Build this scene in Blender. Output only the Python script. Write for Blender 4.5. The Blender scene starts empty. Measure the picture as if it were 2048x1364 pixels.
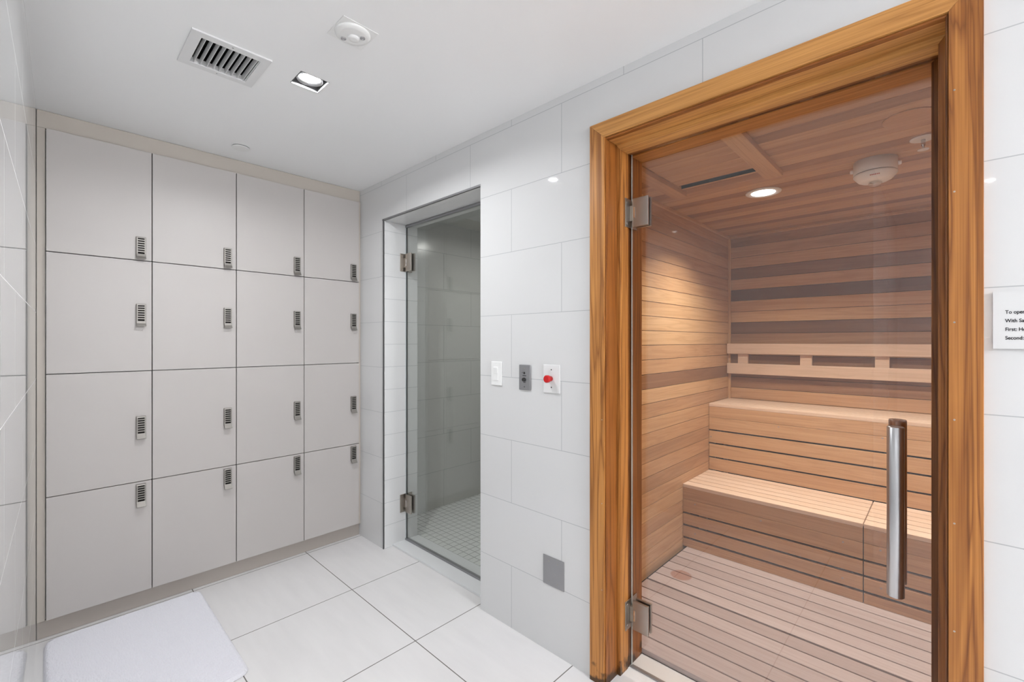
import bpy, math, random
from mathutils import Vector, Matrix
SC = bpy.context.scene
COL = SC.collection
random.seed(7)

# ------------------------------------------------------------------ camera, world, exposure
EYE = 1.36
cam_d = bpy.data.cameras.new('camera'); cam = bpy.data.objects.new('camera', cam_d); COL.objects.link(cam)
cam_d.sensor_width = 36.0; cam_d.lens = 899.0 / 2048.0 * 36.0; cam_d.clip_start = 0.005; cam_d.clip_end = 50
cam.location = (0, 0, EYE); cam.rotation_euler = (math.radians(90), 0, math.radians(-46.1))
SC.camera = cam
w = bpy.data.worlds.new('world'); SC.world = w; w.use_nodes = True
w.node_tree.nodes['Background'].inputs[0].default_value = (0.9, 0.95, 1.0, 1)
w.node_tree.nodes['Background'].inputs[1].default_value = 0.05
SC.view_settings.view_transform = 'Standard'; SC.view_settings.look = 'None'
SC.view_settings.gamma = 1.0; SC.view_settings.exposure = 0.0; SC.view_settings.use_curve_mapping = False

CEIL = 2.41          # room ceiling
XS = 1.533           # tiled wall that holds both glass doors
YL = 2.975           # wall of lockers
def area(name, loc, size, power, color=(1, 1, 1), spread=180, shape='DISK', aim=None):
    l = bpy.data.lights.new(name, 'AREA'); l.shape = shape; l.size = size; l.energy = power; l.color = color
    l.spread = math.radians(spread)
    o = bpy.data.objects.new(name, l); COL.objects.link(o); o.location = loc
    return o
P_MAIN, P_REAR, P_SAUNA, P_STEAM = 14.2, 5.0, 13.6, 5.0
P_FILL_GLOBE = 92.0
ROOM_LAMPS = [(0.746, 1.857, P_MAIN, 0.05), (-1.26, -0.216, P_REAR, 0.04)]
FILL_GLOBES = [(1.25, -1.75), (0.75, -2.35)]   # unseen fill globes, added behind the viewer to brighten lockers and ceiling
WARM = (1.0, 0.965, 0.875)
for i, (x, y, p, s) in enumerate(ROOM_LAMPS):
    area('downlight_bulb', (x, y, CEIL + 0.012), s, p, (0.955, 0.975, 1.0), 170)
area('sauna_bulb', (2.745, 0.72, 2.172), 0.08, P_SAUNA, WARM, 125)
area('sauna_bulb', (2.745, -0.45, 2.172), 0.08, P_SAUNA, WARM, 125)
area('steam_bulb', (2.6, 2.2, 2.30), 0.12, P_STEAM, (1.0, 0.98, 0.95), 170)

# ------------------------------------------------------------------ helpers
def lin(c):
    return tuple(((v/255)/12.92 if v/255 <= 0.04045 else ((v/255+0.055)/1.055)**2.4) for v in c) + (1.0,)

class MB:
    """collects shapes in world coordinates and links them as one mesh"""
    def __init__(self): self.v = []; self.f = []; self.t = []; self.m = []; self.sm = []
    def add(self, vs, fs, tone=0.5, mat=0, smooth=False):
        b = len(self.v); self.v += [tuple(p) for p in vs]
        for f in fs:
            self.f.append([b+i for i in f]); self.t.append(tone); self.m.append(mat); self.sm.append(smooth)
        return self
    def box(self, x0, x1, y0, y1, z0, z1, tone=0.5, mat=0):
        x0, x1 = sorted((x0, x1)); y0, y1 = sorted((y0, y1)); z0, z1 = sorted((z0, z1))
        vs = [(x, y, z) for x in (x0, x1) for y in (y0, y1) for z in (z0, z1)]
        fs = [(0,1,3,2),(4,6,7,5),(0,4,5,1),(2,3,7,6),(0,2,6,4),(1,5,7,3)]
        return self.add(vs, fs, tone, mat)
    def frustum(self, base, tip, tone=0.5, mat=0):
        n = len(base); vs = list(base)+list(tip)
        fs = [tuple(range(n))[::-1], tuple(range(n, 2*n))] + [(i, (i+1) % n, n+(i+1) % n, n+i) for i in range(n)]
        return self.add(vs, fs, tone, mat)
    def extrude(self, poly, axis, a, b, tone=0.5, mat=0, smooth=False):
        """poly: list of 2d points in the two other axes (cyclic order), extruded from a to b along axis"""
        def pt(p, q):
            l = list(p); l.insert(axis, q); return tuple(l)
        n = len(poly); vs = [pt(p, a) for p in poly]+[pt(p, b) for p in poly]
        self.add(vs, [tuple(range(n))[::-1], tuple(range(n, 2*n))], tone, mat)
        b0 = len(self.v)-2*n
        for i in range(n):
            self.f.append([b0+i, b0+(i+1) % n, b0+n+(i+1) % n, b0+n+i]); self.t.append(tone); self.m.append(mat); self.sm.append(smooth)
        return self
    def lathe(self, c, axis, prof, n=32, tone=0.5, mat=0, smooth=True):
        """prof: list of (distance along axis, radius)"""
        c = Vector(c); ax = Vector([0, 0, 0]); ax[axis] = 1
        u = Vector([0, 0, 0]); u[(axis+1) % 3] = 1; wv = Vector([0, 0, 0]); wv[(axis+2) % 3] = 1
        vs = []
        for h, r in prof:
            for k in range(n):
                a = 2*math.pi*k/n
                vs.append(c+ax*h+u*(r*math.cos(a))+wv*(r*math.sin(a)))
        b0 = len(self.v); self.v += [tuple(p) for p in vs]
        m = len(prof)
        for j in range(m-1):
            for k in range(n):
                self.f.append([b0+j*n+k, b0+j*n+(k+1) % n, b0+(j+1)*n+(k+1) % n, b0+(j+1)*n+k]); self.t.append(tone); self.m.append(mat); self.sm.append(smooth)
        for j, rev in ((0, True), (m-1, False)):
            if prof[j][1] > 1e-6:
                f = [b0+j*n+k for k in range(n)]
                self.f.append(f[::-1] if rev else f); self.t.append(tone); self.m.append(mat); self.sm.append(False)
        return self
    def build(self, name, mats, parent=None, bevel=0, seg=2, fix=True):
        base = Vector(parent.get('base', (0, 0, 0))) if parent else Vector((0, 0, 0))
        me = bpy.data.meshes.new(name)
        me.from_pydata([tuple(Vector(p)-base) for p in self.v], [], self.f)
        if not isinstance(mats, (list, tuple)): mats = [mats]
        for m in mats: me.materials.append(m)
        me.polygons.foreach_set('material_index', self.m)
        me.polygons.foreach_set('use_smooth', self.sm)
        at = me.attributes.new('tone', 'FLOAT', 'FACE'); at.data.foreach_set('value', self.t)
        me.update()
        if fix:
            import bmesh
            bm = bmesh.new(); bm.from_mesh(me); bmesh.ops.recalc_face_normals(bm, faces=bm.faces); bm.to_mesh(me); bm.free()
        o = bpy.data.objects.new(name, me); COL.objects.link(o)
        if parent: o.parent = parent
        if bevel:
            b = o.modifiers.new('bevel', 'BEVEL'); b.width = bevel; b.segments = seg; b.limit_method = 'ANGLE'; b.angle_limit = math.radians(40)
            b.harden_normals = False
        return o

def tag(o, label, cat, group=None):
    o['label'] = label; o['category'] = cat
    if group: o['group'] = group
    return o
def thing(name, base, label=None, cat=None, group=None):
    o = bpy.data.objects.new(name, None); COL.objects.link(o); o.location = base; o['base'] = base; o.empty_display_size = 0.05
    if label: tag(o, label, cat, group)
    return o
def sub(parent_mesh):      # let a mesh part carry sub-parts built in world coordinates
    p = parent_mesh.parent
    parent_mesh['base'] = tuple(p['base']) if p else (0, 0, 0)
    return parent_mesh
def struct(o):
    o['kind'] = 'structure'; return o
def slab(mb, ax, c0, c1, ua, ub, holes, tone=0.5, mat=0):
    """wall slab between c0 and c1 on axis ax, spanning ua x ub in the two other axes, with rectangular holes (u0,u1,v0,v1)"""
    us = sorted(set([ua[0], ua[1]]+[h[i] for h in holes for i in (0, 1)])); vs = sorted(set([ub[0], ub[1]]+[h[i] for h in holes for i in (2, 3)]))
    us = [q for q in us if ua[0] <= q <= ua[1]]; vs = [q for q in vs if ub[0] <= q <= ub[1]]
    solid = {}
    for i in range(len(us)-1):
        for j in range(len(vs)-1):
            cu, cv = (us[i]+us[i+1])/2, (vs[j]+vs[j+1])/2
            solid[i, j] = not any(h[0] < cu < h[1] and h[2] < cv < h[3] for h in holes)
    def pt(c, u, v):
        l = [u, v]; l.insert(ax, c); return tuple(l)
    for (i, j), s in solid.items():
        if not s: continue
        u0, u1, v0, v1 = us[i], us[i+1], vs[j], vs[j+1]
        for c in (c0, c1): mb.add([pt(c, u0, v0), pt(c, u1, v0), pt(c, u1, v1), pt(c, u0, v1)], [(0, 1, 2, 3)], tone, mat)
        for di, dj, a, b in ((-1, 0, (u0, v0), (u0, v1)), (1, 0, (u1, v0), (u1, v1)), (0, -1, (u0, v0), (u1, v0)), (0, 1, (u0, v1), (u1, v1))):
            if not solid.get((i+di, j+dj), False):
                mb.add([pt(c0, *a), pt(c0, *b), pt(c1, *b), pt(c1, *a)], [(0, 1, 2, 3)], tone, mat)
    import types
    return mb

# ------------------------------------------------------------------ materials
def newmat(name):
    m = bpy.data.materials.new(name); m.use_nodes = True; nt = m.node_tree
    return m, nt, nt.nodes['Principled BSDF']
def N(nt, typ, **kw):
    n = nt.nodes.new(typ)
    for k, v in kw.items():
        if k.startswith('i_'): n.inputs[k[2:].replace('_', ' ')].default_value = v
        else: setattr(n, k, v)
    return n
def plain(name, rgb, rough=0.5, metal=0.0, bump=0.0, bscale=400, spec=0.5, var=0.0):
    m, nt, b = newmat(name); L = nt.links
    b.inputs['Base Color'].default_value = lin(rgb); b.inputs['Roughness'].default_value = rough; b.inputs['Metallic'].default_value = metal
    b.inputs['Specular IOR Level'].default_value = spec
    tc = N(nt, 'ShaderNodeNewGeometry')
    if var:
        n = N(nt, 'ShaderNodeTexNoise'); n.inputs['Scale'].default_value = 9; n.inputs['Detail'].default_value = 4
        L.new(tc.outputs['Position'], n.inputs['Vector'])
        mr = N(nt, 'ShaderNodeMapRange'); mr.inputs[3].default_value = 1-var; mr.inputs[4].default_value = 1+var
        L.new(n.outputs[0], mr.inputs[0])
        mx = N(nt, 'ShaderNodeVectorMath', operation='SCALE'); mx.inputs[0].default_value = lin(rgb)[:3]
        L.new(mr.outputs[0], mx.inputs['Scale']); L.new(mx.outputs[0], b.inputs['Base Color'])
    if bump:
        n = N(nt, 'ShaderNodeTexNoise'); n.inputs['Scale'].default_value = bscale
        L.new(tc.outputs['Position'], n.inputs['Vector'])
        bp = N(nt, 'ShaderNodeBump'); bp.inputs['Strength'].default_value = bump; bp.inputs['Distance'].default_value = 0.002
        L.new(n.outputs[0], bp.inputs['Height']); L.new(bp.outputs[0], b.inputs['Normal'])
    return m
def tiles(name, rgb, joint, tw, th, jw, comps, off=(0, 0), stagger=0.5, rough=0.02, streak=0.0, spec=0.5, jointmix=1.0):
    """tile joints laid out on two world axes (comps) with offset; every row shifted by stagger"""
    m, nt, b = newmat(name); L = nt.links
    g = N(nt, 'ShaderNodeNewGeometry'); s = N(nt, 'ShaderNodeSeparateXYZ'); L.new(g.outputs['Position'], s.inputs[0])
    cb = N(nt, 'ShaderNodeCombineXYZ')
    for k in (0, 1):
        a = N(nt, 'ShaderNodeMath', operation='SUBTRACT'); a.inputs[1].default_value = off[k]; L.new(s.outputs[comps[k]], a.inputs[0]); L.new(a.outputs[0], cb.inputs[k])
    br = N(nt, 'ShaderNodeTexBrick'); br.offset = stagger; br.offset_frequency = 2; br.squash = 1
    L.new(cb.outputs[0], br.inputs['Vector'])
    br.inputs['Scale'].default_value = 1; br.inputs['Mortar Size'].default_value = jw; br.inputs['Mortar Smooth'].default_value = 0.1
    br.inputs['Brick Width'].default_value = tw; br.inputs['Row Height'].default_value = th; br.inputs['Bias'].default_value = 0
    c = lin(rgb); br.inputs['Color1'].default_value = c
    br.inputs['Color2'].default_value = tuple(q*0.985 for q in c[:3])+(1,); br.inputs['Mortar'].default_value = lin(joint)
    out = br.outputs['Color']
    if streak:
        mp = N(nt, 'ShaderNodeMapping'); mp.inputs['Scale'].default_value = (14, 2.2, 4); L.new(g.outputs['Position'], mp.inputs[0])
        n = N(nt, 'ShaderNodeTexNoise'); n.inputs['Scale'].default_value = 1.4; n.inputs['Detail'].default_value = 6; L.new(mp.outputs[0], n.inputs['Vector'])
        mr = N(nt, 'ShaderNodeMapRange'); mr.inputs[1].default_value = .3; mr.inputs[2].default_value = .7; mr.inputs[3].default_value = 1-streak; mr.inputs[4].default_value = 1
        L.new(n.outputs[0], mr.inputs[0])
        mx = N(nt, 'ShaderNodeVectorMath', operation='SCALE'); L.new(out, mx.inputs[0]); L.new(mr.outputs[0], mx.inputs['Scale']); out = mx.outputs[0]
    L.new(out, b.inputs['Base Color'])
    b.inputs['Specular IOR Level'].default_value = spec
    mr = N(nt, 'ShaderNodeMapRange'); mr.inputs[3].default_value = rough; mr.inputs[4].default_value = 0.7
    L.new(br.outputs['Fac'], mr.inputs[0]); L.new(mr.outputs[0], b.inputs['Roughness'])
    bp = N(nt, 'ShaderNodeBump'); bp.invert = True; bp.inputs['Strength'].default_value = 0.25; bp.inputs['Distance'].default_value = 0.001
    L.new(br.outputs['Fac'], bp.inputs['Height']); L.new(bp.outputs[0], b.inputs['Normal'])
    return m
def wood(name, ramp, axis, rough=0.45, figure=0.35, fine=0.25, streaks=None, spec=0.4, along=0.9, across=16.0, stain=False, plank_shift=True, spot=None):
    """ramp: colours by plank tone 0..1; axis: grain direction"""
    m, nt, b = newmat(name); L = nt.links
    at = N(nt, 'ShaderNodeAttribute', attribute_name='tone')
    g = N(nt, 'ShaderNodeNewGeometry')
    sh = N(nt, 'ShaderNodeVectorMath', operation='SCALE'); sh.inputs[0].default_value = (17.3, 29.1, 41.7)
    L.new(at.outputs['Fac'], sh.inputs['Scale'])
    ad = N(nt, 'ShaderNodeVectorMath', operation='ADD'); L.new(g.outputs['Position'], ad.inputs[0])
    if plank_shift: L.new(sh.outputs[0], ad.inputs[1])
    mp = N(nt, 'ShaderNodeMapping'); sc = [across]*3; sc[axis] = along; mp.inputs['Scale'].default_value = sc
    L.new(ad.outputs[0], mp.inputs[0])
    n1 = N(nt, 'ShaderNodeTexNoise'); n1.inputs['Scale'].default_value = 1.0; n1.inputs['Detail'].default_value = 3; n1.inputs['Distortion'].default_value = 0.6
    L.new(mp.outputs[0], n1.inputs['Vector'])
    # growth rings: contour lines of the broad noise
    mu = N(nt, 'ShaderNodeMath', operation='MULTIPLY'); mu.inputs[1].default_value = 13.0; L.new(n1.outputs[0], mu.inputs[0])
    pp = N(nt, 'ShaderNodeMath', operation='PINGPONG'); pp.inputs[1].default_value = 1.0; L.new(mu.outputs[0], pp.inputs[0])
    pw = N(nt, 'ShaderNodeMath', operation='POWER'); pw.inputs[1].default_value = 2.0; L.new(pp.outputs[0], pw.inputs[0])
    mp2 = N(nt, 'ShaderNodeMapping'); sc2 = [across*16]*3; sc2[axis] = along*3; mp2.inputs['Scale'].default_value = sc2
    L.new(ad.outputs[0], mp2.inputs[0])
    n2 = N(nt, 'ShaderNodeTexNoise'); n2.inputs['Scale'].default_value = 1.0; n2.inputs['Detail'].default_value = 4
    L.new(mp2.outputs[0], n2.inputs['Vector'])
    cr = N(nt, 'ShaderNodeValToRGB'); el = cr.color_ramp.elements
    for i, (p, c) in enumerate(ramp):
        e = el[i] if i < 2 else el.new(p)
        e.position = p; e.color = lin(c)
    # tone shifted by broad noise
    t1 = N(nt, 'ShaderNodeMath', operation='MULTIPLY_ADD'); t1.inputs[1].default_value = 0.24; L.new(n1.outputs[0], t1.inputs[0])
    t0 = N(nt, 'ShaderNodeMath', operation='SUBTRACT'); t0.inputs[1].default_value = 0.12; L.new(at.outputs['Fac'], t0.inputs[0]); L.new(t0.outputs[0], t1.inputs[2])
    L.new(t1.outputs[0], cr.inputs[0])
    f1 = N(nt, 'ShaderNodeMapRange'); f1.inputs[3].default_value = 1.0; f1.inputs[4].default_value = 1.0-figure; L.new(pw.outputs[0], f1.inputs[0])
    f2 = N(nt, 'ShaderNodeMapRange'); f2.inputs[1].default_value = .25; f2.inputs[2].default_value = .75; f2.inputs[3].default_value = 1.0-fine; f2.inputs[4].default_value = 1.0+fine*0.4; L.new(n2.outputs[0], f2.inputs[0])
    mm = N(nt, 'ShaderNodeMath', operation='MULTIPLY'); L.new(f1.outputs[0], mm.inputs[0]); L.new(f2.outputs[0], mm.inputs[1])
    # darker grain is also redder
    cc = N(nt, 'ShaderNodeCombineXYZ')
    for k, e in enumerate((0.8, 1.0, 1.25)):
        q = N(nt, 'ShaderNodeMath', operation='POWER'); q.inputs[1].default_value = e; L.new(mm.outputs[0], q.inputs[0]); L.new(q.outputs[0], cc.inputs[k])
    mx = N(nt, 'ShaderNodeVectorMath', operation='MULTIPLY'); L.new(cr.outputs[0], mx.inputs[0]); L.new(cc.outputs[0], mx.inputs[1])
    out = mx.outputs[0]
    if spot:     # round reddish spot multiplied into the board colour
        ds = N(nt, 'ShaderNodeVectorMath', operation='DISTANCE'); ds.inputs[1].default_value = spot[:3]; L.new(g.outputs['Position'], ds.inputs[0])
        r = N(nt, 'ShaderNodeMapRange'); r.inputs[1].default_value = spot[3]*.9; r.inputs[2].default_value = spot[3]*1.05; r.inputs[3].default_value = 1; r.inputs[4].default_value = 0
        L.new(ds.outputs['Value'], r.inputs[0])
        mxs = N(nt, 'ShaderNodeMix', data_type='RGBA', blend_type='MULTIPLY')
        mxs.inputs[7].default_value = (.80, .55, .45, 1); L.new(r.outputs[0], mxs.inputs[0]); L.new(out, mxs.inputs[6]); out = mxs.outputs[2]
    if stain:    # dirty water stain that crept up from the floor
        s = N(nt, 'ShaderNodeSeparateXYZ'); L.new(g.outputs['Position'], s.inputs[0])
        n3 = N(nt, 'ShaderNodeTexNoise'); n3.inputs['Scale'].default_value = 22; n3.inputs['Detail'].default_value = 4; L.new(g.outputs['Position'], n3.inputs['Vector'])
        q = N(nt, 'ShaderNodeMath', operation='MULTIPLY_ADD'); q.inputs[1].default_value = -0.22; L.new(n3.outputs[0], q.inputs[0]); L.new(s.outputs[2], q.inputs[2])
        r = N(nt, 'ShaderNodeMapRange'); r.inputs[1].default_value = -0.09; r.inputs[2].default_value = -0.06; r.inputs[3].default_value = 0.18; r.inputs[4].default_value = 1.0
        L.new(q.outputs[0], r.inputs[0])
        m3 = N(nt, 'ShaderNodeVectorMath', operation='SCALE'); L.new(out, m3.inputs[0]); L.new(r.outputs[0], m3.inputs['Scale']); out = m3.outputs[0]
    L.new(out, b.inputs['Base Color'])
    b.inputs['Roughness'].default_value = rough; b.inputs['Specular IOR Level'].default_value = spec
    bp = N(nt, 'ShaderNodeBump'); bp.inputs['Strength'].default_value = 0.12; bp.inputs['Distance'].default_value = 0.001
    L.new(n2.outputs[0], bp.inputs['Height']); L.new(bp.outputs[0], b.inputs['Normal'])
    return m
def glass(name, tint, refl=1.0, gloss=(1, 1, 1)):
    """thin flat pane: straight-through tinted transmission with mirror reflection rising at grazing angles"""
    m = bpy.data.materials.new(name); m.use_nodes = True; nt = m.node_tree; nt.nodes.clear(); L = nt.links
    out = N(nt, 'ShaderNodeOutputMaterial'); mix = N(nt, 'ShaderNodeMixShader')
    tr = N(nt, 'ShaderNodeBsdfTransparent'); tr.inputs[0].default_value = (*tint, 1)
    gl = N(nt, 'ShaderNodeBsdfGlossy'); gl.inputs['Roughness'].default_value = 0.0; gl.inputs['Color'].default_value = (*gloss, 1)
    lw = N(nt, 'ShaderNodeLayerWeight'); lw.inputs['Blend'].default_value = 0.5
    p = N(nt, 'ShaderNodeMath', operation='POWER'); p.inputs[1].default_value = 5.0; L.new(lw.outputs['Facing'], p.inputs[0])
    q = N(nt, 'ShaderNodeMath', operation='MULTIPLY_ADD', use_clamp=True); q.inputs[1].default_value = 0.95*refl; q.inputs[2].default_value = 0.045*refl; L.new(p.outputs[0], q.inputs[0])
    L.new(q.outputs[0], mix.inputs[0]); L.new(tr.outputs[0], mix.inputs[1]); L.new(gl.outputs[0], mix.inputs[2]); L.new(mix.outputs[0], out.inputs[0])
    return m
def emit(name, rgb, strength):
    m = bpy.data.materials.new(name); m.use_nodes = True; nt = m.node_tree; nt.nodes.clear()
    out = N(nt, 'ShaderNodeOutputMaterial'); e = N(nt, 'ShaderNodeEmission'); e.inputs[0].default_value = (*rgb, 1); e.inputs[1].default_value = strength
    nt.links.new(e.outputs[0], out.inputs[0]); return m

ROW = 0.2975; TW = 0.595
M = {}
WT = (217, 217, 217); WJ = (172, 174, 176)
M['tile_y'] = tiles('glossy_white_wall_tile', WT, WJ, TW, ROW, 0.0013, (1, 2), (1.181-TW*2.5, -0.0025+ROW), 0.5)     # runs along y
M['tile_x'] = tiles('glossy_white_wall_tile_end', WT, WJ, TW, ROW, 0.0013, (0, 2), (0.1, 0), 0.5)
M['tile_reveal'] = tiles('white_reveal_tile', WT, WJ, TW, ROW/2, 0.0013, (0, 2), (1.3, 0), 0.0)
M['tile_left'] = tiles('polished_white_wall_tile', (226, 228, 228), (240, 240, 240), TW, ROW, 0.0012, (1, 2), (0.2, 0.0), 0.5, rough=0.03, spec=0.6)
M['floor'] = tiles('porcelain_floor_tile', (229, 227, 227), (106, 101, 97), 0.606, 0.606, 0.0022, (0, 1), (1.165-0.606*3, 1.729-0.606*5), 0.0, rough=0.38, streak=0.05)
M['sill'] = plain('white_sill_tile', (226, 227, 228), 0.3)
M['mosaic'] = tiles('small_mosaic_tile', (218, 220, 217), (148, 150, 147), 0.052, 0.052, 0.0028, (0, 1), (0, 0), 0.0, rough=0.4)
M['steam_y'] = tiles('steam_room_tile', (196, 198, 194), (150, 152, 150), TW, ROW, 0.0016, (1, 2), (0.2, 0), 0.5, rough=0.2)
M['steam_x'] = tiles('steam_room_tile_side', (196, 198, 194), (150, 152, 150), TW, ROW, 0.0016, (0, 2), (0.2, 0), 0.5, rough=0.2)
M['paint'] = plain('ceiling_paint', (244, 244, 244), 0.85, spec=0.2)
M['white_metal'] = plain('white_enamel', (226, 226, 226), 0.45)
M['white_plastic'] = plain('white_plastic', (238, 238, 237), 0.35)
M['locker'] = plain('pale_grey_laminate', (182, 177, 174), 0.42, bump=0.04, bscale=900, spec=0.4)
M['locker_trim'] = plain('grey_beige_laminate', (182, 174, 165), 0.45, bump=0.03, bscale=900, spec=0.4)
M['kick'] = plain('grey_beige_kick_board', (164, 156, 149), 0.5, spec=0.4)
M['dark'] = plain('black_gap', (22, 20, 19), 0.8, spec=0.1)
M['duct'] = plain('dark_duct', (26, 26, 26), 0.8, spec=0.1)
M['nickel'] = plain('satin_nickel', (172, 165, 157), 0.34, 1.0)
M['housing'] = plain('dark_grey_housing', (96, 96, 96), 0.6)
M['lock_metal'] = plain('dull_zinc', (140, 136, 131), 0.5, 0.7)
M['steel'] = plain('brushed_steel', (188, 188, 190), 0.28, 1.0)
M['plate_steel'] = plain('grey_steel_plate', (158, 158, 160), 0.42, 0.75)
M['chrome'] = plain('chrome', (205, 205, 208), 0.12, 1.0)
M['black_plastic'] = plain('black_plastic', (28, 27, 27), 0.35)
M['red_plastic'] = plain('red_plastic', (188, 10, 14), 0.3)
M['ink'] = plain('black_ink', (34, 34, 38), 0.7, spec=0.1)
M['red_ink'] = plain('red_ink', (200, 70, 60), 0.6)
M['paper'] = plain('laminated_paper', (218, 218, 218), 0.25)
M['edge'] = plain('bright_glass_edge', (176, 186, 186), 0.1, spec=0.8)
M['glass'] = glass('clear_glass', (0.955, 0.94, 0.93), 1.05)
M['steam_glass'] = glass('grey_tinted_glass', (0.972, 0.982, 0.972), 1.35)
M['clear_lens'] = glass('clear_lens', (0.9, 0.9, 0.9), 2.0)
M['lamp'] = emit('lit_lamp', (1.0, 0.99, 0.98), 14.0)
M['sauna_lamp'] = emit('lit_sauna_lamp', (0.93, 0.97, 1.0), 12.0)
CEDAR = [(0.0, (112, 76, 54)), (0.25, (148, 108, 78)), (0.5, (200, 157, 116)), (0.75, (216, 177, 133)), (1.0, (228, 194, 152))]
M['cedar_x'] = wood('cedar_planks_x', CEDAR, 0, 0.42, 0.16, 0.16)
M['cedar_y'] = wood('cedar_planks_y', CEDAR, 1, 0.38, 0.16, 0.16)
M['cedar_z'] = wood('cedar_planks_z', CEDAR, 2, 0.45, 0.16, 0.16)
PALE = [(0.0, (166, 136, 118)), (0.3, (202, 172, 150)), (0.6, (222, 194, 170)), (1.0, (234, 210, 190))]
M['pale_y'] = wood('pale_cedar_slats', PALE, 1, 0.55, 0.10, 0.12)
DUCK = [(0.0, (150, 130, 126)), (0.5, (178, 162, 159)), (1.0, (196, 182, 180))]
M['duck'] = wood('weathered_cedar_slats', DUCK, 1, 0.6, 0.08, 0.12, spot=(2.514, 1.082, .026, .058))
OAK = [(0.0, (104, 58, 20)), (0.3, (158, 98, 44)), (0.6, (194, 134, 70)), (1.0, (216, 162, 96))]
M['frame_z'] = wood('oiled_orange_cedar_z', OAK, 2, 0.36, 0.58, 0.48, along=0.7, across=17, stain=True)
M['frame_y'] = wood('oiled_orange_cedar_y', OAK, 1, 0.36, 0.36, 0.34, along=0.7, across=17)

# ------------------------------------------------------------------ setting: the changing room
XW = -2.0; YR = -2.7
LX = lambda y: -0.027-0.0196*(2.97-y)
mb = MB(); mb.box(XW-.1, XS+0.27, YR-.1, YL+0.1, -0.08, 0.0); struct(mb.build('floor', M['floor']))
holes = [(0.690, 0.802, 1.802, 1.914), (0.376, 0.558, 1.842, 2.032)]
for (x, y, p, s) in ROOM_LAMPS[1:]: holes.append((x-.056, x+.056, y-.056, y+.056))
mb = MB(); slab(mb, 2, CEIL, CEIL+0.09, (XW-.1, XS+0.27), (YR-.1, YL+0.1), holes); struct(mb.build('ceiling', M['paint']))
SX1 = 1.794
mb = MB(); slab(mb, 0, XS, SX1, (YR, YL+.1), (0, CEIL), [(-0.035, 0.99, 0, 2.19), (1.697, 2.639, 0, 2.145)])
wr = struct(mb.build('wall_right', [M['tile_y'], M['tile_reveal']]))
for p in wr.data.polygons:
    if abs(p.normal.y) > .5 or abs(p.normal.z) > .5: p.material_index = 1
mb = MB(); mb.box(-0.3, XS, YL+0.002, YL+0.1, 0, CEIL); struct(mb.build('wall_back', M['tile_x']))
# left wall: polished tile, slightly out of parallel, seen at a grazing angle; ends beside the camera
ya, yb = 0.31, YL+0.002
mb = MB(); mb.frustum([(LX(ya), ya, 0), (LX(yb), yb, 0), (LX(yb)-.1, yb, 0), (LX(ya)-.1, ya, 0)], [(LX(ya), ya, CEIL), (LX(yb), yb, CEIL), (LX(yb)-.1, yb, CEIL), (LX(ya)-.1, ya, CEIL)])
struct(mb.build('wall_left', M['tile_left']))
mb = MB(); mb.box(XW, LX(ya)-0.1, ya, ya+0.1, 0, CEIL); struct(mb.build('wall_alcove', M['tile_x']))
mb = MB(); mb.box(XW-.1, XW, YR, ya+.1, 0, CEIL); struct(mb.build('wall_far_left', M['tile_y']))
mb = MB(); mb.box(XW-.1, XS+.2, YR-.1, YR, 0, CEIL); struct(mb.build('wall_rear', M['tile_x']))
# metal edge profile round the steam room opening and thin tile strip under the ceiling
mb = MB()
mb.box(XS-0.002, XS+0.006, 2.639, 2.650, 0, 2.156); mb.box(XS-0.002, XS+0.006, 1.697, 2.650, 2.145, 2.156)
struct(mb.build('trim_1', M['plate_steel']))

# ------------------------------------------------------------------ steam room behind the grey glass door
mb = MB()
struct(MB().box(SX1, 3.5, 1.35, 2.98, -0.06, 0.0).build('floor_steam_room', M['mosaic']))
struct(MB().box(SX1, 3.5, 1.35, 2.98, 2.33, 2.4).build('ceiling_steam_room', M['steam_x']))
struct(MB().box(SX1, 3.5, 2.98, 3.05, 0, 2.33).build('wall_steam_left', M['steam_x']))
struct(MB().box(3.5, 3.56, 1.35, 3.05, 0, 2.4).build('wall_steam_back', M['steam_y']))
struct(MB().box(SX1, 3.5, 1.29, 1.35, 0, 2.4).build('wall_steam_right', M['steam_x']))
struct(MB().box(1.60, SX1+0.01, 1.697, 2.639, 0.0005, 0.012).build('trim_2', M['sill']))
bench = thing('steam_bench', (3.1, 1.9, 0), 'tiled bench dimly seen inside the steam room behind grey glass', 'bench')
MB().box(2.78, 3.499, 1.351, 2.7, 0.50, 0.56).build('seat', M['steam_y'], bench)
MB().extrude([(2.86, 0.0005), (3.499, 0.0005), (3.499, 0.50), (2.80, 0.50)], 1, 1.351, 2.66).build('base', M['steam_y'], bench)
nz = thing('steam_sensor', (1.95, 2.98, 1.86), 'small white plate with a black round sensor inside the steam room', 'sensor')
MB().box(1.92, 1.985, 2.974, 2.98, 1.79, 1.93).build('plate', M['white_plastic'], nz, .002)
MB().lathe((1.952, 2.974, 1.86), 1, [(0, .014), (-.008, .014), (-.012, .010)]).build('sensor_head', M['black_plastic'], nz)
for z in (1.81, 1.91): MB().lathe((1.952, 2.974, z), 1, [(0, .003), (-.001, .002)], 10).build('screw', M['black_plastic'], nz)

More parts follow.
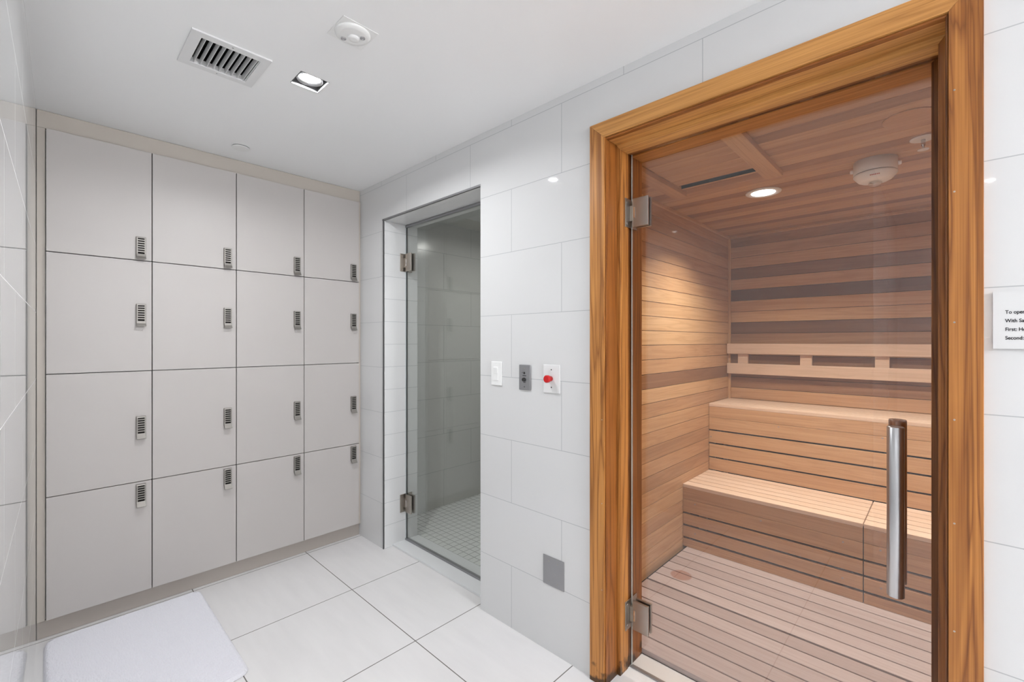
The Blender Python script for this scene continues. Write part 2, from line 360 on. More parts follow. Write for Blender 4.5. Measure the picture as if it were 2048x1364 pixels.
def hinge(parent, xg, yj, zc, h, plate_w, jamb_w):
    """glass door hinge: jamb leaf, knuckle and clamp plate on the pane; jamb at larger y"""
    hg = MB()
    hg.box(xg-0.014, xg-0.002, yj-0.018-plate_w, yj-0.018, zc-h/2, zc+h/2)
    hg.box(xg+0.012, xg+0.024, yj-0.018-plate_w, yj-0.018, zc-h/2, zc+h/2)
    o = hg.build('hinge', M['nickel'], parent, .002); sub(o)
    MB().box(xg-0.045, xg+0.05, yj-0.004, yj-0.0005, zc-h/2, zc+h/2).build('jamb_leaf', M['nickel'], o, .001)
    MB().box(xg-0.012, xg+0.018, yj-0.026, yj-0.004, zc-h*0.27, zc+h*0.27).build('knuckle', M['nickel'], o, .002)
    MB().box(xg-0.0155, xg-0.0135, yj-0.030, yj-0.022, zc-h*0.19, zc+h*0.19).build('cover_strip', M['chrome'], o, .0005)
    for s in (-1, 1):
        MB().lathe((xg-0.03, yj-0.004, zc+s*h*0.36), 1, [(0, .006), (-.002, .005)], 14).build('screw', M['nickel'], o)
    return o

d2 = thing('door_2', (1.705, 2.17, 0.012)); d2['kind'] = 'structure'
d2['label'] = 'grey tinted glass steam room door beside the lockers'
gl = MB().box(1.700, 1.710, 1.699, 2.632, 0.022, 2.128).build('glass_pane', [M['steam_glass'], M['edge']], d2)
def edge_faces(o):
    for p in o.data.polygons:
        if abs(p.normal.y) > .5: p.material_index = 1
edge_faces(gl)
hinge(d2, 1.70, 2.639, 1.889, 0.12, 0.062, 0.04); hinge(d2, 1.70, 2.639, 0.265, 0.12, 0.062, 0.04)
MB().box(1.694, 1.716, 1.699, 2.637, 0.012, 0.024).build('bottom_seal', M['plate_steel'], d2, .001)
MB().box(1.697, 1.713, 1.699, 2.637, 2.128, 2.142).build('top_seal', M['plate_steel'], d2, .001)
MB().box(1.700, 1.710, 2.632, 2.6385, 0.022, 2.128).build('side_seal', M['edge'], d2)

# ------------------------------------------------------------------ sauna shell
YSL = 1.232; XSB = 3.757; ZSC = 2.18; YSR = -1.05
PITCH = 0.0845
def rnd_tone(lo=.42, hi=.8): return random.uniform(lo, hi)
# back wall, planks along y, tones as seen top to bottom
mb = MB(); mb.box(XSB+0.012, XSB+0.06, YSR-.02, YSL+.02, 0, ZSC+.02, .2, 1)
tops = {}
back_tones = [.40, .34, .44, .52, .22, .50, .02, .62, .66, .04, .30, .42, .22, .20, .28, .50, .5, .6, .55, .5, .6, .5, .6, .5, .6, .5, .6]
z = ZSC-0.01; k = 0
# anchor: a plank joint at EYE+0.146 on the back wall
z_anchor = EYE+0.143
n_up = int((ZSC-z_anchor)/PITCH)+1
i0 = -n_up
for k in range(i0, 20):
    zt = z_anchor-k*PITCH; zb = zt-PITCH+0.0028
    if zb < 0.0: zb = 0.0
    if zt > ZSC: zt = ZSC
    if zt-zb < .01: continue
    idx = k+9
    tone = back_tones[idx] if 0 <= idx < len(back_tones) else .4
    tops[k] = (zb, zt)
    mb.box(XSB, XSB+0.014, YSR, YSL, zb, zt, tone)
struct(mb.build('wall_sauna_back', [M['cedar_y'], M['dark']], None, .0014, 1))
mb = MB(); mb.box(SX1, XSB+.06, YSL+0.012, YSL+0.055, 0, ZSC+.02, .2, 1)
left_t = {-7: .45, -6: .5, -5: .45, -4: .50, -3: .62, -2: .7, -1: .72, 0: .74, 1: .78, 2: .55, 3: .56, 4: .28, 5: .66, 6: .48, 7: .6, 8: .55, 9: .42, 10: .5, 11: .4, 12: .55}
for k, (zb, zt) in tops.items():
    mb.box(SX1, XSB, YSL, YSL+0.014, zb, zt, left_t.get(k, rnd_tone(.42, .66))+random.uniform(-.03, .03))
struct(mb.build('wall_sauna_left', [M['cedar_x'], M['dark']], None, .0014, 1))
mb = MB(); mb.box(SX1, XSB, YSR-0.05, YSR-.012, 0, ZSC, .2, 1)
for k, (zb, zt) in tops.items(): mb.box(SX1, XSB, YSR-0.014, YSR, zb, zt, rnd_tone())
struct(mb.build('wall_sauna_right', [M['cedar_x'], M['dark']], None, .0014, 1))
mb = MB()
for k, (zb, zt) in tops.items():
    for (a, b, c, d) in ((YSR, -0.04, zb, zt), (0.99, YSL, zb, zt)): mb.box(SX1+0.001, SX1+0.014, a, b, c, d, rnd_tone())
for k, (zb, zt) in tops.items():
    if zt > 2.19: mb.box(SX1+0.001, SX1+0.014, -0.04, 0.99, max(zb, 2.19), zt, rnd_tone())
struct(mb.build('wall_sauna_front', M['cedar_y'], None, .0014, 1))
# ceiling planks along y with a vent opening
HX0, HX1, HY0, HY1 = 1.90, 2.375, 0.64, 1.02
mb = MB(); mb.box(SX1, XSB+.02, YSR, YSL, ZSC+.09, ZSC+.1, .2, 1)
slab(mb, 2, ZSC+0.012, ZSC+0.02, (SX1, XSB+.02), (YSR, YSL), [(HX0, HX1, HY0, HY1)], .2, 1)
ct = [.42, .5, .56, .3, .62, .5, .36, .66, .44, .28, .6, .52, .3, .58, .46, .34, .62, .5, .4, .55, .3, .5, .6, .4]
x = XSB-PITCH; i = 0
while x > SX1-PITCH:
    xa, xb = max(x, SX1), x+PITCH-.0028
    t = ct[i % len(ct)]+random.uniform(-.04, .04)
    if xb > HX0 and xa < HX1:
        mb.box(xa, xb, YSR, HY0, ZSC, ZSC+.013, t); mb.box(xa, xb, HY1, YSL, ZSC, ZSC+.013, t)
        if xb > HX1: mb.box(HX1, xb, HY0, HY1, ZSC, ZSC+.013, t)
        if xa < HX0: mb.box(xa, HX0, HY0, HY1, ZSC, ZSC+.013, t)
    else: mb.box(xa, xb, YSR, YSL, ZSC, ZSC+.013, t)
    x -= PITCH; i += 1
struct(mb.build('ceiling_sauna', [M['cedar_y'], M['dark']], None, .0014, 1))
struct(MB().box(SX1, XSB, YSR, YSL, -0.06, 0.0).build('floor_sauna', M['dark']))
mb = MB(); mb.box(XSB-0.018, XSB, YSL-0.018, YSL, 0.9, ZSC, .62); struct(mb.build('trim_3', M['cedar_z'], None, .003))
mb = MB(); mb.box(SX1+.014, XSB-.018, YSL-0.018, YSL, ZSC-.018, ZSC, .62); struct(mb.build('trim_4', M['cedar_x'], None, .003))
mb = MB(); mb.box(XSB-0.018, XSB, YSR, YSL, ZSC-.018, ZSC, .55); struct(mb.build('trim_5', M['cedar_y'], None, .003))

# ceiling vent hatch: two cleats carry a planked sliding panel
vh = thing('ceiling_hatch', (2.15, .83, ZSC), 'planked cedar vent hatch between two cleats in the sauna ceiling', 'hatch')
mb = MB(); xx = 1.902
for t in (.44, .5, .46, .52, .48, .5):
    mb.box(xx, min(xx+.0825, 2.318), 0.645, 1.015, ZSC-.003, ZSC+.012, t); xx += .084
mb.build('sliding_panel', M['cedar_y'], vh, .0012, 1)
MB().box(2.3715, 2.3748, .641, 1.019, ZSC-.003, ZSC+.08).build('slot_shade', M['dark'], vh)  # black strip over the plank edges stands in for shade in the slot
MB().box(1.84, 2.45, 1.022, 1.092, ZSC-.026, ZSC-.0005, .50).build('cleat', M['cedar_x'], vh, .002)
MB().box(1.84, 2.46, 0.560, 0.636, ZSC-.026, ZSC-.0005, .60).build('cleat', M['cedar_x'], vh, .002)

# sauna ceiling light (the second one is off to the right)
for (lx, ly, lab) in ((2.745, .72, 'round lit downlight in the sauna ceiling near the hatch'), (2.745, -.45, 'second round downlight in the sauna ceiling, past the right edge')):
    t = thing('sauna_downlight', (lx, ly, ZSC), lab, 'ceiling light')
    MB().lathe((lx, ly, ZSC), 2, [(-.001, .088), (-.005, .086), (-.008, .078), (-.005, .060), (-.001, .058)], 48).build('trim_ring', M['white_metal'], t)
    MB().lathe((lx, ly, ZSC), 2, [(-.0005, .059), (-.0045, .058)], 40).build('lamp_lens', M['sauna_lamp'], t)

t = thing('ceiling_disc', (2.197, .095, ZSC), 'flat round wooden disc in the sauna ceiling by the door top', 'cover plate')
MB().lathe((2.197, .095, ZSC), 2, [(-.0003, .076), (-.004, .075), (-.005, .072)], 56, .5).build('disc', M['cedar_y'], t)  # flat disc standing in for a round mark on the ceiling
# strobe / detector
sd = thing('alarm_strobe', (2.622, .228, ZSC), 'white round alarm device hanging from the sauna ceiling', 'detector')
cx, cy = 2.622, .228
MB().lathe((cx, cy, ZSC), 2, [(0, .080), (-.052, .080), (-.056, .078)], 48).build('back_box', M['white_plastic'], sd, 0)
MB().lathe((cx, cy, ZSC), 2, [(-.056, .076), (-.059, .076)], 48).build('gasket', M['black_plastic'], sd)
MB().lathe((cx, cy, ZSC), 2, [(-.059, .080), (-.066, .080), (-.088, .062), (-.094, .050), (-.095, .028)], 48).build('cover', M['white_plastic'], sd)
MB().lathe((cx, cy, ZSC), 2, [(-.095, .026), (-.104, .025), (-.112, .018), (-.116, .008), (-.117, 0.0)], 32).build('lens', M['clear_lens'], sd)
for s in (-1, 1):
    MB().lathe((cx-s*.0, cy+s*.078, ZSC-.03), 1, [(0, .009), (s*.012, .009), (s*.014, .006)], 20).build('side_plug', M['white_plastic'], sd)
mb = MB()
for q in range(6): mb.box(cx-.0715-.0006*0, cx-.0695, cy-.022+q*.006, cy-.018+q*.006, ZSC-.082, ZSC-.078)
mb.build('printed_mark', M['red_ink'], sd)

sp = thing('ceiling_sprinkler', (2.462, .062, ZSC), 'small white sprinkler head in the sauna ceiling by the door top', 'sprinkler')
MB().lathe((2.462, .062, ZSC), 2, [(0, .042), (-.003, .042), (-.006, .034), (-.006, .012)], 40).build('escutcheon', M['white_metal'], sp)
MB().lathe((2.462, .062, ZSC), 2, [(-.004, .007), (-.03, .007), (-.034, .004), (-.045, .004)], 20).build('nozzle', M['chrome'], sp)
MB().lathe((2.462, .062, ZSC), 2, [(-.045, .018), (-.047, .018)], 24).build('deflector', M['white_metal'], sp)

# ------------------------------------------------------------------ wooden frame round the sauna door (casing, lining, stops)
fr = thing('trim_6', (1.66, .48, 0)); fr['kind'] = 'structure'; fr['label'] = 'oiled orange cedar frame round the sauna door'
y1o, y1i, y0o, y0i, zo, zi = 1.029, .962, -.0663, -.0066, 2.223, 2.160
XF = 1.520
def mitred(name, x0, x1, yo1, yi1, yo0, yi0, z_o, z_i, tones, bev=.0012):
    MB().extrude([(yi1, 0), (yo1, 0), (yo1, z_o), (yi1, z_i)], 0, x0, x1, tones[0]).build(name, M['frame_z'], fr, bev)
    MB().extrude([(yo0, 0), (yi0, 0), (yi0, z_i), (yo0, z_o)], 0, x0, x1, tones[1]).build(name, M['frame_z'], fr, bev)
    MB().extrude([(yo1, z_o), (yo0, z_o), (yi0, z_i), (yi1, z_i)], 0, x0, x1, tones[2]).build(name, M['frame_y'], fr, bev)
mitred('casing', XF, XS-.0003, y1o, y1i, y0o, y0i, zo, zi, (.62, .42, .8))
mitred('bead', XF+.008, 1.548, y1i-.0004, .957, y0i+.0004, -.0016, zi-.0004, 2.1525, (.25, .15, .25))
mitred('lining', 1.5485, 1.611, y1i+.02, .957, y0i-.02, -.0016, zi+.02, 2.1525, (.25, .2, .85))
mitred('stop', 1.6115, 1.672, y1i+.02, .9432, y0i-.02, .0120, zi+.02, 2.132, (.55, .35, .98))
mitred('stop', 1.6725, 1.688, y1i+.02, .9452, y0i-.02, .0100, zi+.02, 2.134, (.1, .1, .2))
mitred('lining', 1.7052, SX1, y1i+.02, .9452, y0i-.02, .0265, zi+.02, 2.132, (.28, .2, .66))
mitred('rebate', 1.6885, 1.7050, y1i+.02, .9472, y0i-.02, .0080, zi+.02, 2.136, (.0, .0, .0))
# small nail heads down the right casing
for zz in (1.965, 1.72, 1.405, 1.17, .92, .66):
    MB().lathe((XF, -.017, zz), 0, [(0, .0022), (-.0006, .0018)], 10).build('nail_head', M['nickel'], fr)
for zz in (1.05, .72, .38):
    MB().lathe((XF, .972, zz), 0, [(0, .002), (-.0006, .0016)], 10).build('nail_head', M['nickel'], fr)

d1 = thing('door_1', (1.695, .48, .02)); d1['kind'] = 'structure'; d1['label'] = 'frameless clear glass sauna door with a long steel pull'
gl = MB().box(1.690, 1.700, .0260, .938, .012, 2.1345).build('glass_pane', [M['glass'], M['edge']], d1); edge_faces(gl)
hinge(d1, 1.69, .9432, EYE+.527, .118, .068, .04); hinge(d1, 1.69, .9432, EYE-1.128, .118, .068, .04)
ph = MB(); ph.lathe((1.640, .098, EYE-.709), 2, [(0, .0175), (.002, .0195), (.469, .0195), (.471, .0175)], 40)
h = sub(ph.build('pull_handle', M['steel'], d1))
for dz in (.09, .38): MB().lathe((1.655, .098, EYE-.709+dz), 0, [(0, .009), (.035, .009)], 20).build('standoff', M['steel'], h)
wh = sub(MB().lathe((1.748, .100, EYE-.712), 2, [(0, .019), (.001, .021), (.478, .021), (.480, .019)], 40, .2).build('wooden_pull', M['frame_z'], d1))
for dz in (.09, .38): MB().lathe((1.700, .100, EYE-.709+dz), 0, [(0, .008), (.03, .008)], 20).build('standoff', M['steel'], wh)
struct(MB().box(XS-.0, SX1, .000, .985, 0.0004, .006).build('trim_7', M['sill']))
struct(MB().box(1.686, 1.704, .012, .944, .006, .0105).box(1.692, 1.698, .012, .944, .0105, .0112).build('trim_8', M['plate_steel'], None, .001))

# ------------------------------------------------------------------ sauna duckboards
def duckboard(x0, n, label, y1):
    t = thing('duckboard', (x0+.27, .3, 0), label, 'duckboard', 'cedar duckboards on the sauna floor')
    mb = MB()
    for i in range(n):
        mb.box(x0+i*.0917, x0+i*.0917+.0845, YSR+.02, y1, .004, .026, random.choice([.38, .5, .6, .68, .78, .55]))
    mb.build('slats', M['duck'], t, .002)
    for yy in (-.8, -.2, .4, 1.0): MB().box(x0+.01, x0+n*.0917-.015, yy, yy+.04, .0005, .0042).build('batten', M['dark'], t)
duckboard(1.800, 6, 'cedar duckboard just inside the sauna door, nearer the sill', 1.205)
duckboard(2.358, 7, 'cedar duckboard in the sauna reaching under the lower bench', 1.205)

# ------------------------------------------------------------------ sauna benches
def bench_unit(name, label, x0, x1, y0, y1, ztop, boards, nslat, bot, screws, tseed, grp):
    random.seed(tseed)
    t = thing(name, (x0, (y0+y1)/2, bot), label, 'bench', grp)
    mb = MB(); p = (x1-x0)/nslat
    for i in range(nslat):
        mb.box(x0+i*p+(.0 if i == 0 else .008), x0+(i+1)*p-.001, y0, y1, ztop-.022, ztop, random.choice([.5, .62, .72, .8, .66]))
    mb.build('seat', M['pale_y'], t, .002)
    mb = MB(); z = ztop-.0225
    for i, (zt, zb, tone) in enumerate(boards):
        mb.box(x0, x0+.02, y0, y1, zb, min(zt, ztop-.0225), tone)
    mb.build('front_panel', M['cedar_y'], t, .0018)
    mb = MB()
    for yy in (y0+.06, (y0+y1)/2, y1-.06): mb.box(x0+.021, x0+.06, yy-.02, yy+.02, bot, ztop-.023)
    mb.box(x1-.05, x1-.01, y0+.01, y1-.01, bot, ztop-.0235)
    mb.build('support', M['dark'], t)
    for (yy, zz) in screws: MB().lathe((x0, yy, zz), 0, [(0, .0045), (-.0008, .004)], 12).build('screw', M['nickel'], t)
    return t
E_ = EYE
lower = [(E_-.930, E_-1.026, .46), (E_-1.0275, E_-1.1105, .50), (E_-1.1215, E_-1.189, .5), (E_-1.2015, E_-1.270, .52), (E_-1.2825, .027, .5)]
upper = [(E_-.452, E_-.548, .56), (E_-.5495, E_-.637, .60), (E_-.6475, E_-.731, .62), (E_-.742, E_-.832, .62), (E_-.8425, .434, .56)]
XL, XU = 2.887, 3.337
def front_pt(u, v, X):
    a = (u-1024)/899; s, c = math.sin(math.radians(46.1)), math.cos(math.radians(46.1)); k = X/(s+a*c)
    return (round(k*(c-a*s), 3), round(EYE+k*(682-v)/899, 3))
ls = [front_pt(u, v, XL) for u, v in ((1390, 1009), (1521.5, 1041.6), (1686, 1084), (1390, 1068), (1414, 1036.5), (1685, 1156))]
rs = [front_pt(u, v, XL) for u, v in ((1761, 1101), (1762, 1177))]
us = [front_pt(u, v, XU) for u, v in ((1557, 854), (1422, 873), (1765, 876.5))]
G = 'slatted cedar benches in the sauna'
bench_unit('sauna_bench', 'lower slatted cedar sauna bench, long section against the left wall', XL, XU-.002, .300, YSL-.002, E_-.930, lower, 6, .027, ls, 11, G)
bench_unit('sauna_bench', 'lower slatted cedar sauna bench, section right of the seam behind the pull handle', XL, XU-.002, YSR+.002, .296, E_-.930, lower, 6, .027, rs, 12, G)
bench_unit('sauna_bench', 'upper slatted cedar sauna bench along the back wall', XU, XSB-.003, YSR+.002, YSL-.002, E_-.450, upper, 6, .0005, us, 13, G)
br = thing('backrest', (3.72, .3, 1.15), 'two pale cedar backrest rails on blocks above the upper sauna bench', 'backrest')
MB().box(3.702, 3.727, YSR+.004, YSL-.003, E_-.099, E_-.020, .52).build('rail', M['pale_y'], br, .004)
MB().box(3.702, 3.727, YSR+.004, YSL-.003, E_-.253, E_-.172, .55).build('rail', M['pale_y'], br, .004)
for yy in (1.12, .706, .289, -.13, -.55, -.9):
    b = sub(MB().box(3.7275, XSB-.0005, yy-.036, yy+.036, E_-.236, E_-.040, .60).build('block', M['pale_y'], br, .002))

# ------------------------------------------------------------------ lockers
XE = [0.002, 0.3825, 0.7645, 1.144, 1.518]; ZT = E_+.968; RH = 0.56; YD = 2.955; GAP = .0018
LZ = [E_+.470, E_+.131, E_-.437, E_-.780]
rows = ['top', 'second', 'third', 'bottom']; cols = ['far left', 'second from left', 'third from left', 'far right']
def make_locker(c, r):
    x0, x1 = XE[c]+GAP, XE[c+1]-GAP; z1 = ZT-r*RH-GAP; z0 = ZT-(r+1)*RH+GAP
    t = thing('locker', (x0, YL, z0))
    MB().box(x0, x1, YD+.002, YL, z0+.001, z1-.001).build('body', M['dark'], t)
    MB().box(x0, x1, YD-.018, YD, z0, z1).build('door', M['locker'], t, .0012)
    return t
for c in range(4):
    for r in range(4):
        t = make_locker(c, r)
        where = ('%s row, %s column' % (rows[r], cols[c]))
        tag(t, 'pale grey locker with keypad lock, %s of the bank' % where, 'locker', 'pale grey lockers in four rows and four columns')
        # keypad lock
        lx = XE[c+1]-.045; lz = LZ[r]; yf = YD-.018
        prof = [(yf-.001, lz+.057), (yf-.012, lz+.056), (yf-.0135, lz+.05), (yf-.0135, lz-.030), (yf-.018, lz-.042), (yf-.028, lz-.055), (yf-.026, lz-.057), (yf-.012, lz-.048), (yf-.001, lz-.040)]
        # extrude along x: points are (y, z)
        kl = sub(MB().extrude(prof, 0, lx-.019, lx+.019).build('keypad_lock', M['lock_metal'], t, .0015))
        for k in range(7):
            hh = .0060 if k < 6 else .0085
            zc = lz+.046-k*.0117-(0.001 if k == 6 else 0)
            MB().box(lx-.0132, lx+.0132, yf-.0146, yf-.0134, zc-hh/2, zc+hh/2).build('key', M['dark'], kl)
sr = thing('locker_surround', (.75, YL, 0), 'grey beige header, side strips and kick board framing the lockers', 'locker frame')
MB().box(LX(2.97)+.001, XS-.001, YD+.0, YL+.0018, ZT+.002, CEIL-.001).build('header', M['locker_trim'], sr, .001)
MB().box(LX(2.97)+.001, XE[0]-.001, YD+.0, YL+.0018, .083, ZT+.0015).build('side_strip', M['locker_trim'], sr, .001)
MB().box(XE[4]+.001, XS-.001, YD-.008, YL+.0018, .083, ZT+.0015).build('side_strip', M['locker_trim'], sr, .001)
MB().box(LX(2.97)+.001, XS-.001, YD+.013, YL+.0018, .001, .082).build('kick_board', M['kick'], sr, .001)

# ------------------------------------------------------------------ ceiling things
t = thing('recessed_downlight', (.746, 1.857, CEIL), 'square recessed downlight, lit, in the ceiling beside the air vent', 'ceiling light')
def downlight(t, x, y):
    mb = MB(); a, z0, z1 = .0555, CEIL, CEIL+.075
    for (p, q, r, s) in ((x-a, x-a+.002, y-a, y+a), (x+a-.002, x+a, y-a, y+a), (x-a+.002, x+a-.002, y-a, y-a+.002), (x-a+.002, x+a-.002, y+a-.002, y+a)): mb.box(p, q, r, s, z0-.001, z1)
    mb.box(x-a, x+a, y-a, y+a, z1, z1+.002)
    mb.build('housing', M['housing'], t)
    MB().lathe((x, y, CEIL), 2, [(.045, .048), (.010, .050), (.008, .047), (.016, .040), (.040, .036)], 40).build('reflector_ring', M['steel'], t)
    MB().lathe((x, y, CEIL), 2, [(.018, .041), (.020, .041)], 40).build('lamp', M['lamp'], t)
downlight(t, .746, 1.857)
for i, (x, y, p, s) in enumerate(ROOM_LAMPS[1:]):
    t = thing('recessed_downlight', (x, y, CEIL), 'square recessed downlight behind the viewer, %s' % ['in the alcove'][i], 'ceiling light'); downlight(t, x, y)

M['opal'] = emit('fill_globe_glow', (0.955, 0.975, 1.0), P_FILL_GLOBE/(4*math.pi*0.1**2*math.pi))  # glowing surface of the added fill globes
for i, (x, y) in enumerate(FILL_GLOBES):
    t = thing('fill_globe', (x, y, CEIL), 'added unseen fill globe behind the viewer, %s' % ['nearer the tiled wall', 'near the rear wall'][i], 'ceiling light')
    MB().lathe((x, y, CEIL), 2, [(0, .06), (-.015, .06), (-.02, .02), (-.06, .02)], 32).build('canopy', M['nickel'], t)
    MB().lathe((x, y, CEIL-.155), 2, [(-.1*math.cos(math.pi*k/16), max(.0005, .1*math.sin(math.pi*k/16))) for k in range(17)], 32).build('globe', M['opal'], t)

t = thing('air_vent', (.467, 1.937, CEIL), 'white square air grille with nine slats in the ceiling', 'air vent')
mb = MB(); slab(mb, 2, CEIL-.006, CEIL-.0003, (.341, .590), (1.812, 2.060), [(.374, .560, 1.844, 2.031)]); mb.build('frame', M['white_metal'], t, .001)
for i in range(9):
    xs = .376+.0203*i; y0, y1 = 1.845, 2.030
    MB().frustum([(xs+.0115, y0, CEIL-.004), (xs+.013, y0, CEIL-.004), (xs+.0105, y0, CEIL+.016), (xs+.009, y0, CEIL+.016)], [(xs+.0115, y1, CEIL-.004), (xs+.013, y1, CEIL-.004), (xs+.0105, y1, CEIL+.016), (xs+.009, y1, CEIL+.016)]).build('slat', M['white_metal'], t)
MB().box(.376, .558, 1.842, 2.032, CEIL+.075, CEIL+.08).build('duct', M['duct'], t)
d = MB()
for q in ((.3765, .378, 1.8425, 2.0315), (.556, .5575, 1.8425, 2.0315), (.378, .556, 1.8425, 1.844), (.378, .556, 2.030, 2.0315)): d.box(*q, CEIL+.016, CEIL+.075)
d.build('duct', M['duct'], t)
for yy in (1.828, 2.046): MB().lathe((.465, yy, CEIL-.006), 2, [(0, .003), (-.001, .002)], 10).build('screw', M['plate_steel'], t)

t = thing('emergency_lamp', (.729, 1.456, CEIL), 'white round ceiling fitting on a square plate with two tiny lamps', 'detector')
MB().box(.667, .791, 1.394, 1.518, CEIL-.002, CEIL-.0003).build('mounting_plate', M['white_plastic'], t, .001)
MB().lathe((.729, 1.456, CEIL), 2, [(-.002, .058), (-.004, .058), (-.008, .054), (-.010, .040)], 48).build('body', M['white_plastic'], t)
MB().lathe((.735, 1.462, CEIL), 2, [(-.010, .020), (-.014, .018), (-.016, .010)], 32).build('centre_dome', M['white_plastic'], t)
for (x, y) in ((.711, 1.488), (.756, 1.440)):
    MB().lathe((x, y, CEIL), 2, [(-.010, .009), (-.012, .009), (-.012, .006), (-.0105, .005)], 20).build('lamp', M['chrome'], t)

t = thing('sprinkler_cover', (.735, 2.745, CEIL), 'flat white round sprinkler cover in the ceiling near the lockers', 'sprinkler')
MB().lathe((.735, 2.745, CEIL), 2, [(-.0005, .030), (-.0045, .030)], 32).build('gap_ring', M['duct'], t)
MB().lathe((.735, 2.745, CEIL), 2, [(-.0045, .041), (-.0075, .041), (-.008, .038)], 48).build('cover_plate', M['white_plastic'], t)

# ------------------------------------------------------------------ things on the tiled wall
def wall_screw(t, y, z, x=XS, r=.0026, m='plate_steel', n='screw'):
    MB().lathe((x, y, z), 0, [(0, r), (-.0008, r*.8)], 12).build(n, M[m], t)
t = thing('light_switch', (XS, 1.576, 1.20), 'white rocker light switch at the left of the three wall controls', 'switch')
MB().box(XS-.006, XS-.0002, 1.540, 1.613, 1.144, 1.260).build('plate', M['white_plastic'], t, .0025)
MB().box(XS-.0085, XS-.006, 1.562, 1.592, 1.168, 1.236).build('rocker_frame', M['white_plastic'], t, .001)
MB().frustum([(XS-.0085, 1.565, 1.202), (XS-.0085, 1.589, 1.202), (XS-.0085, 1.589, 1.233), (XS-.0085, 1.565, 1.233)], [(XS-.0095, 1.565, 1.202), (XS-.0095, 1.589, 1.202), (XS-.0135, 1.589, 1.232), (XS-.0135, 1.565, 1.232)]).build('rocker', M['white_plastic'], t, .0006)
wall_screw(t, 1.577, 1.153, XS-.006, m='white_metal'); wall_screw(t, 1.577, 1.251, XS-.006, m='white_metal')

t = thing('call_plate', (XS, 1.388, 1.19), 'narrow brushed steel control plate with black knobs between white wall plates', 'control panel')
MB().box(XS-.007, XS-.0002, 1.354, 1.424, 1.135, 1.251).build('plate', M['plate_steel'], t, .0025)
MB().lathe((XS-.007, 1.390, 1.183), 0, [(0, .0095), (-.004, .0095), (-.010, .0075), (-.011, .006)], 24).build('knob', M['black_plastic'], t)
MB().lathe((XS-.007, 1.390, 1.213), 0, [(0, .0055), (-.002, .0055)], 6).build('indicator', M['black_plastic'], t)
MB().box(XS-.0074, XS-.007, 1.379, 1.401, 1.1995, 1.2025).box(XS-.0074, XS-.007, 1.382, 1.396, 1.1690, 1.1715).box(XS-.0074, XS-.007, 1.401, 1.404, 1.2125, 1.2155).build('printed_mark', M['ink'], t)
wall_screw(t, 1.390, 1.234, XS-.007, m='nickel'); wall_screw(t, 1.390, 1.150, XS-.007, m='black_plastic')

t = thing('emergency_button', (XS, 1.231, 1.19), 'white wall plate with a round red push button', 'push button')
MB().box(XS-.005, XS-.0002, 1.186, 1.279, 1.133, 1.257).build('plate', M['white_metal'], t, .003)
b = sub(MB().lathe((XS-.005, 1.236, 1.196), 0, [(0, .0115), (-.018, .0115), (-.019, .0165), (-.030, .0165), (-.033, .014)], 32).build('button', M['red_plastic'], t))
wall_screw(t, 1.233, 1.235, XS-.005, .003, 'ink'); wall_screw(t, 1.233, 1.158, XS-.005, .003, 'ink')

t = thing('blank_plate', (XS, 1.223, .35), 'blank square grey steel cover plate low on the tiled wall', 'cover plate')
MB().box(XS-.004, XS-.0002, 1.166, 1.281, .292, .418).build('plate', M['plate_steel'], t, .0012)
for yy in (1.200, 1.248):
    for zz in (.312, .397): wall_screw(t, yy, zz, XS-.004, m='nickel')

# paper notice right of the wooden frame
t = thing('notice', (XS, -.19, 1.41), 'laminated white paper notice with black serif text at the right edge', 'sign')
MB().box(XS-.004, XS-.002, -.297, -.081, EYE-.018, EYE+.114).build('sheet', M['paper'], t)
for i, s in enumerate(['To open', 'With Sa', 'First: Ho', 'Second: ']):
    cu = bpy.data.curves.new('line', 'FONT'); cu.body = s; cu.size = .0112; cu.extrude = .0001; cu.offset = .0002
    tmp = bpy.data.objects.new('line_tmp', cu); COL.objects.link(tmp)
    dg = bpy.context.evaluated_depsgraph_get(); me = bpy.data.meshes.new_from_object(tmp.evaluated_get(dg))
    bpy.data.objects.remove(tmp)
    o = bpy.data.objects.new('text_line', me); COL.objects.link(o); o.parent = t
    me.materials.clear(); me.materials.append(M['ink'])
    bx, by, bz = t['base']
    mat = Matrix(((0, 0, -1, 0), (-1, 0, 0, 0), (0, 1, 0, 0), (0, 0, 0, 1)))
    me.transform(Matrix.Translation(Vector((XS-.0042-bx, -.1003-by, EYE+.0625-.0197*i-bz))) @ mat @ Matrix.Diagonal((.80, 1, 1, 1)))

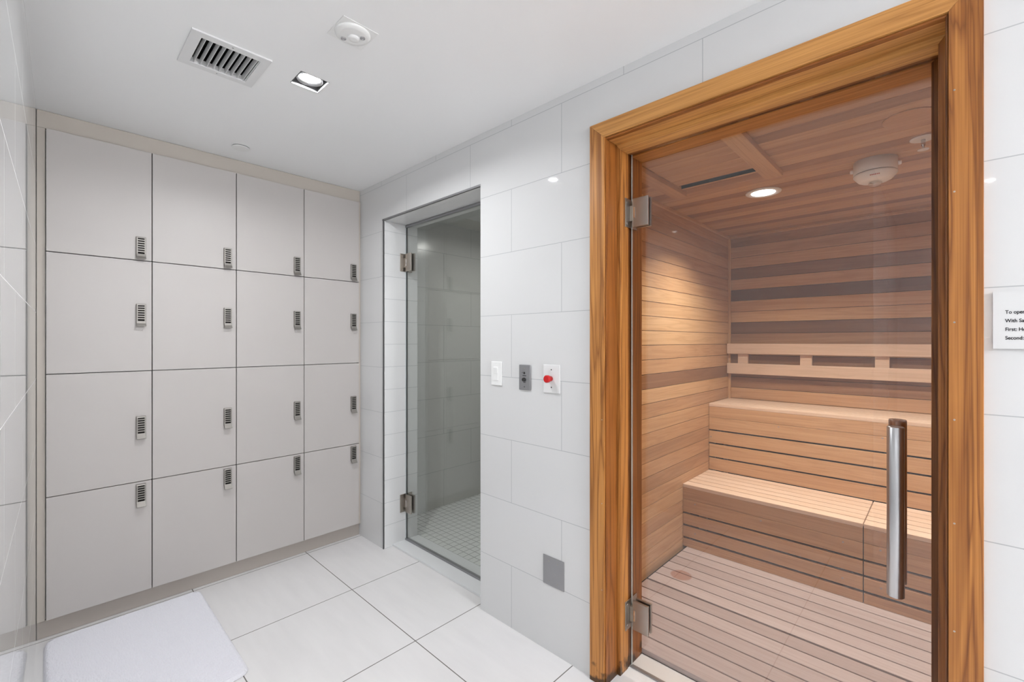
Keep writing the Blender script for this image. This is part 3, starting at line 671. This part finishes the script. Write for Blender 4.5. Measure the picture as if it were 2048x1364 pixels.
# ------------------------------------------------------------------ bath mat
def mat_mesh():
    x0, x1, y0, y1, R, H = -0.005, .585, 2.045, 2.905, .045, .016
    nx, ny = 60, 520; mb = MB(); vs = []; idx = {}
    def inside(x, y):
        dx = max(x0+R-x, x-(x1-R), 0); dy = max(y0+R-y, y-(y1-R), 0)
        return dx, dy
    rr = random.Random(3)
    for j in range(ny+1):
        for i in range(nx+1):
            x = x0+(x1-x0)*i/nx; y = y0+(y1-y0)*j/ny
            cxm = min(max(x, x0+R), x1-R); cym = min(max(y, y0+R), y1-R)
            dx, dy = x-cxm, y-cym; r = math.hypot(dx, dy); m = max(abs(dx), abs(dy))
            if m > 0 and dx and dy: k = m/r; x = cxm+dx*k; y = cym+dy*k; r = m
            e = R-r if r > 0 else R
            e = min(e, min(x-x0, x1-x, y-y0, y1-y)+1e-9) if not (dx and dy) else e
            edge = min(1, max(0, e)/.012)
            z = .0015+H*math.sqrt(max(0, 1-(1-edge)**2))
            z += .0020*math.sin(y*2*math.pi/.0105+.5*math.sin(x*18))*edge+rr.uniform(-.0005, .0005)*edge
            idx[i, j] = len(vs); vs.append((x, y, z))
    fs = [(idx[i, j], idx[i+1, j], idx[i+1, j+1], idx[i, j+1]) for j in range(ny) for i in range(nx)]
    mb.add(vs, fs, smooth=True)
    return mb
def cotton():
    m, nt, b = newmat('white_cotton_terry'); L = nt.links
    b.inputs['Base Color'].default_value = lin((220, 219, 225)); b.inputs['Roughness'].default_value = .95; b.inputs['Specular IOR Level'].default_value = .1
    b.inputs['Sheen Weight'].default_value = .2
    g = N(nt, 'ShaderNodeNewGeometry')
    mp = N(nt, 'ShaderNodeMapping'); mp.inputs['Scale'].default_value = (150, 75, 60); L.new(g.outputs['Position'], mp.inputs[0])
    v = N(nt, 'ShaderNodeTexVoronoi'); v.inputs['Scale'].default_value = 1; L.new(mp.outputs[0], v.inputs['Vector'])
    bp = N(nt, 'ShaderNodeBump'); bp.inputs['Strength'].default_value = 1.0; bp.inputs['Distance'].default_value = .002; bp.invert = True
    L.new(v.outputs['Distance'], bp.inputs['Height']); L.new(bp.outputs[0], b.inputs['Normal'])
    return m
o = mat_mesh().build('bath_mat', cotton(), None, 0, 2, False)
tag(o, 'white ribbed cotton bath mat lying on the floor tiles before the lockers', 'bath mat')
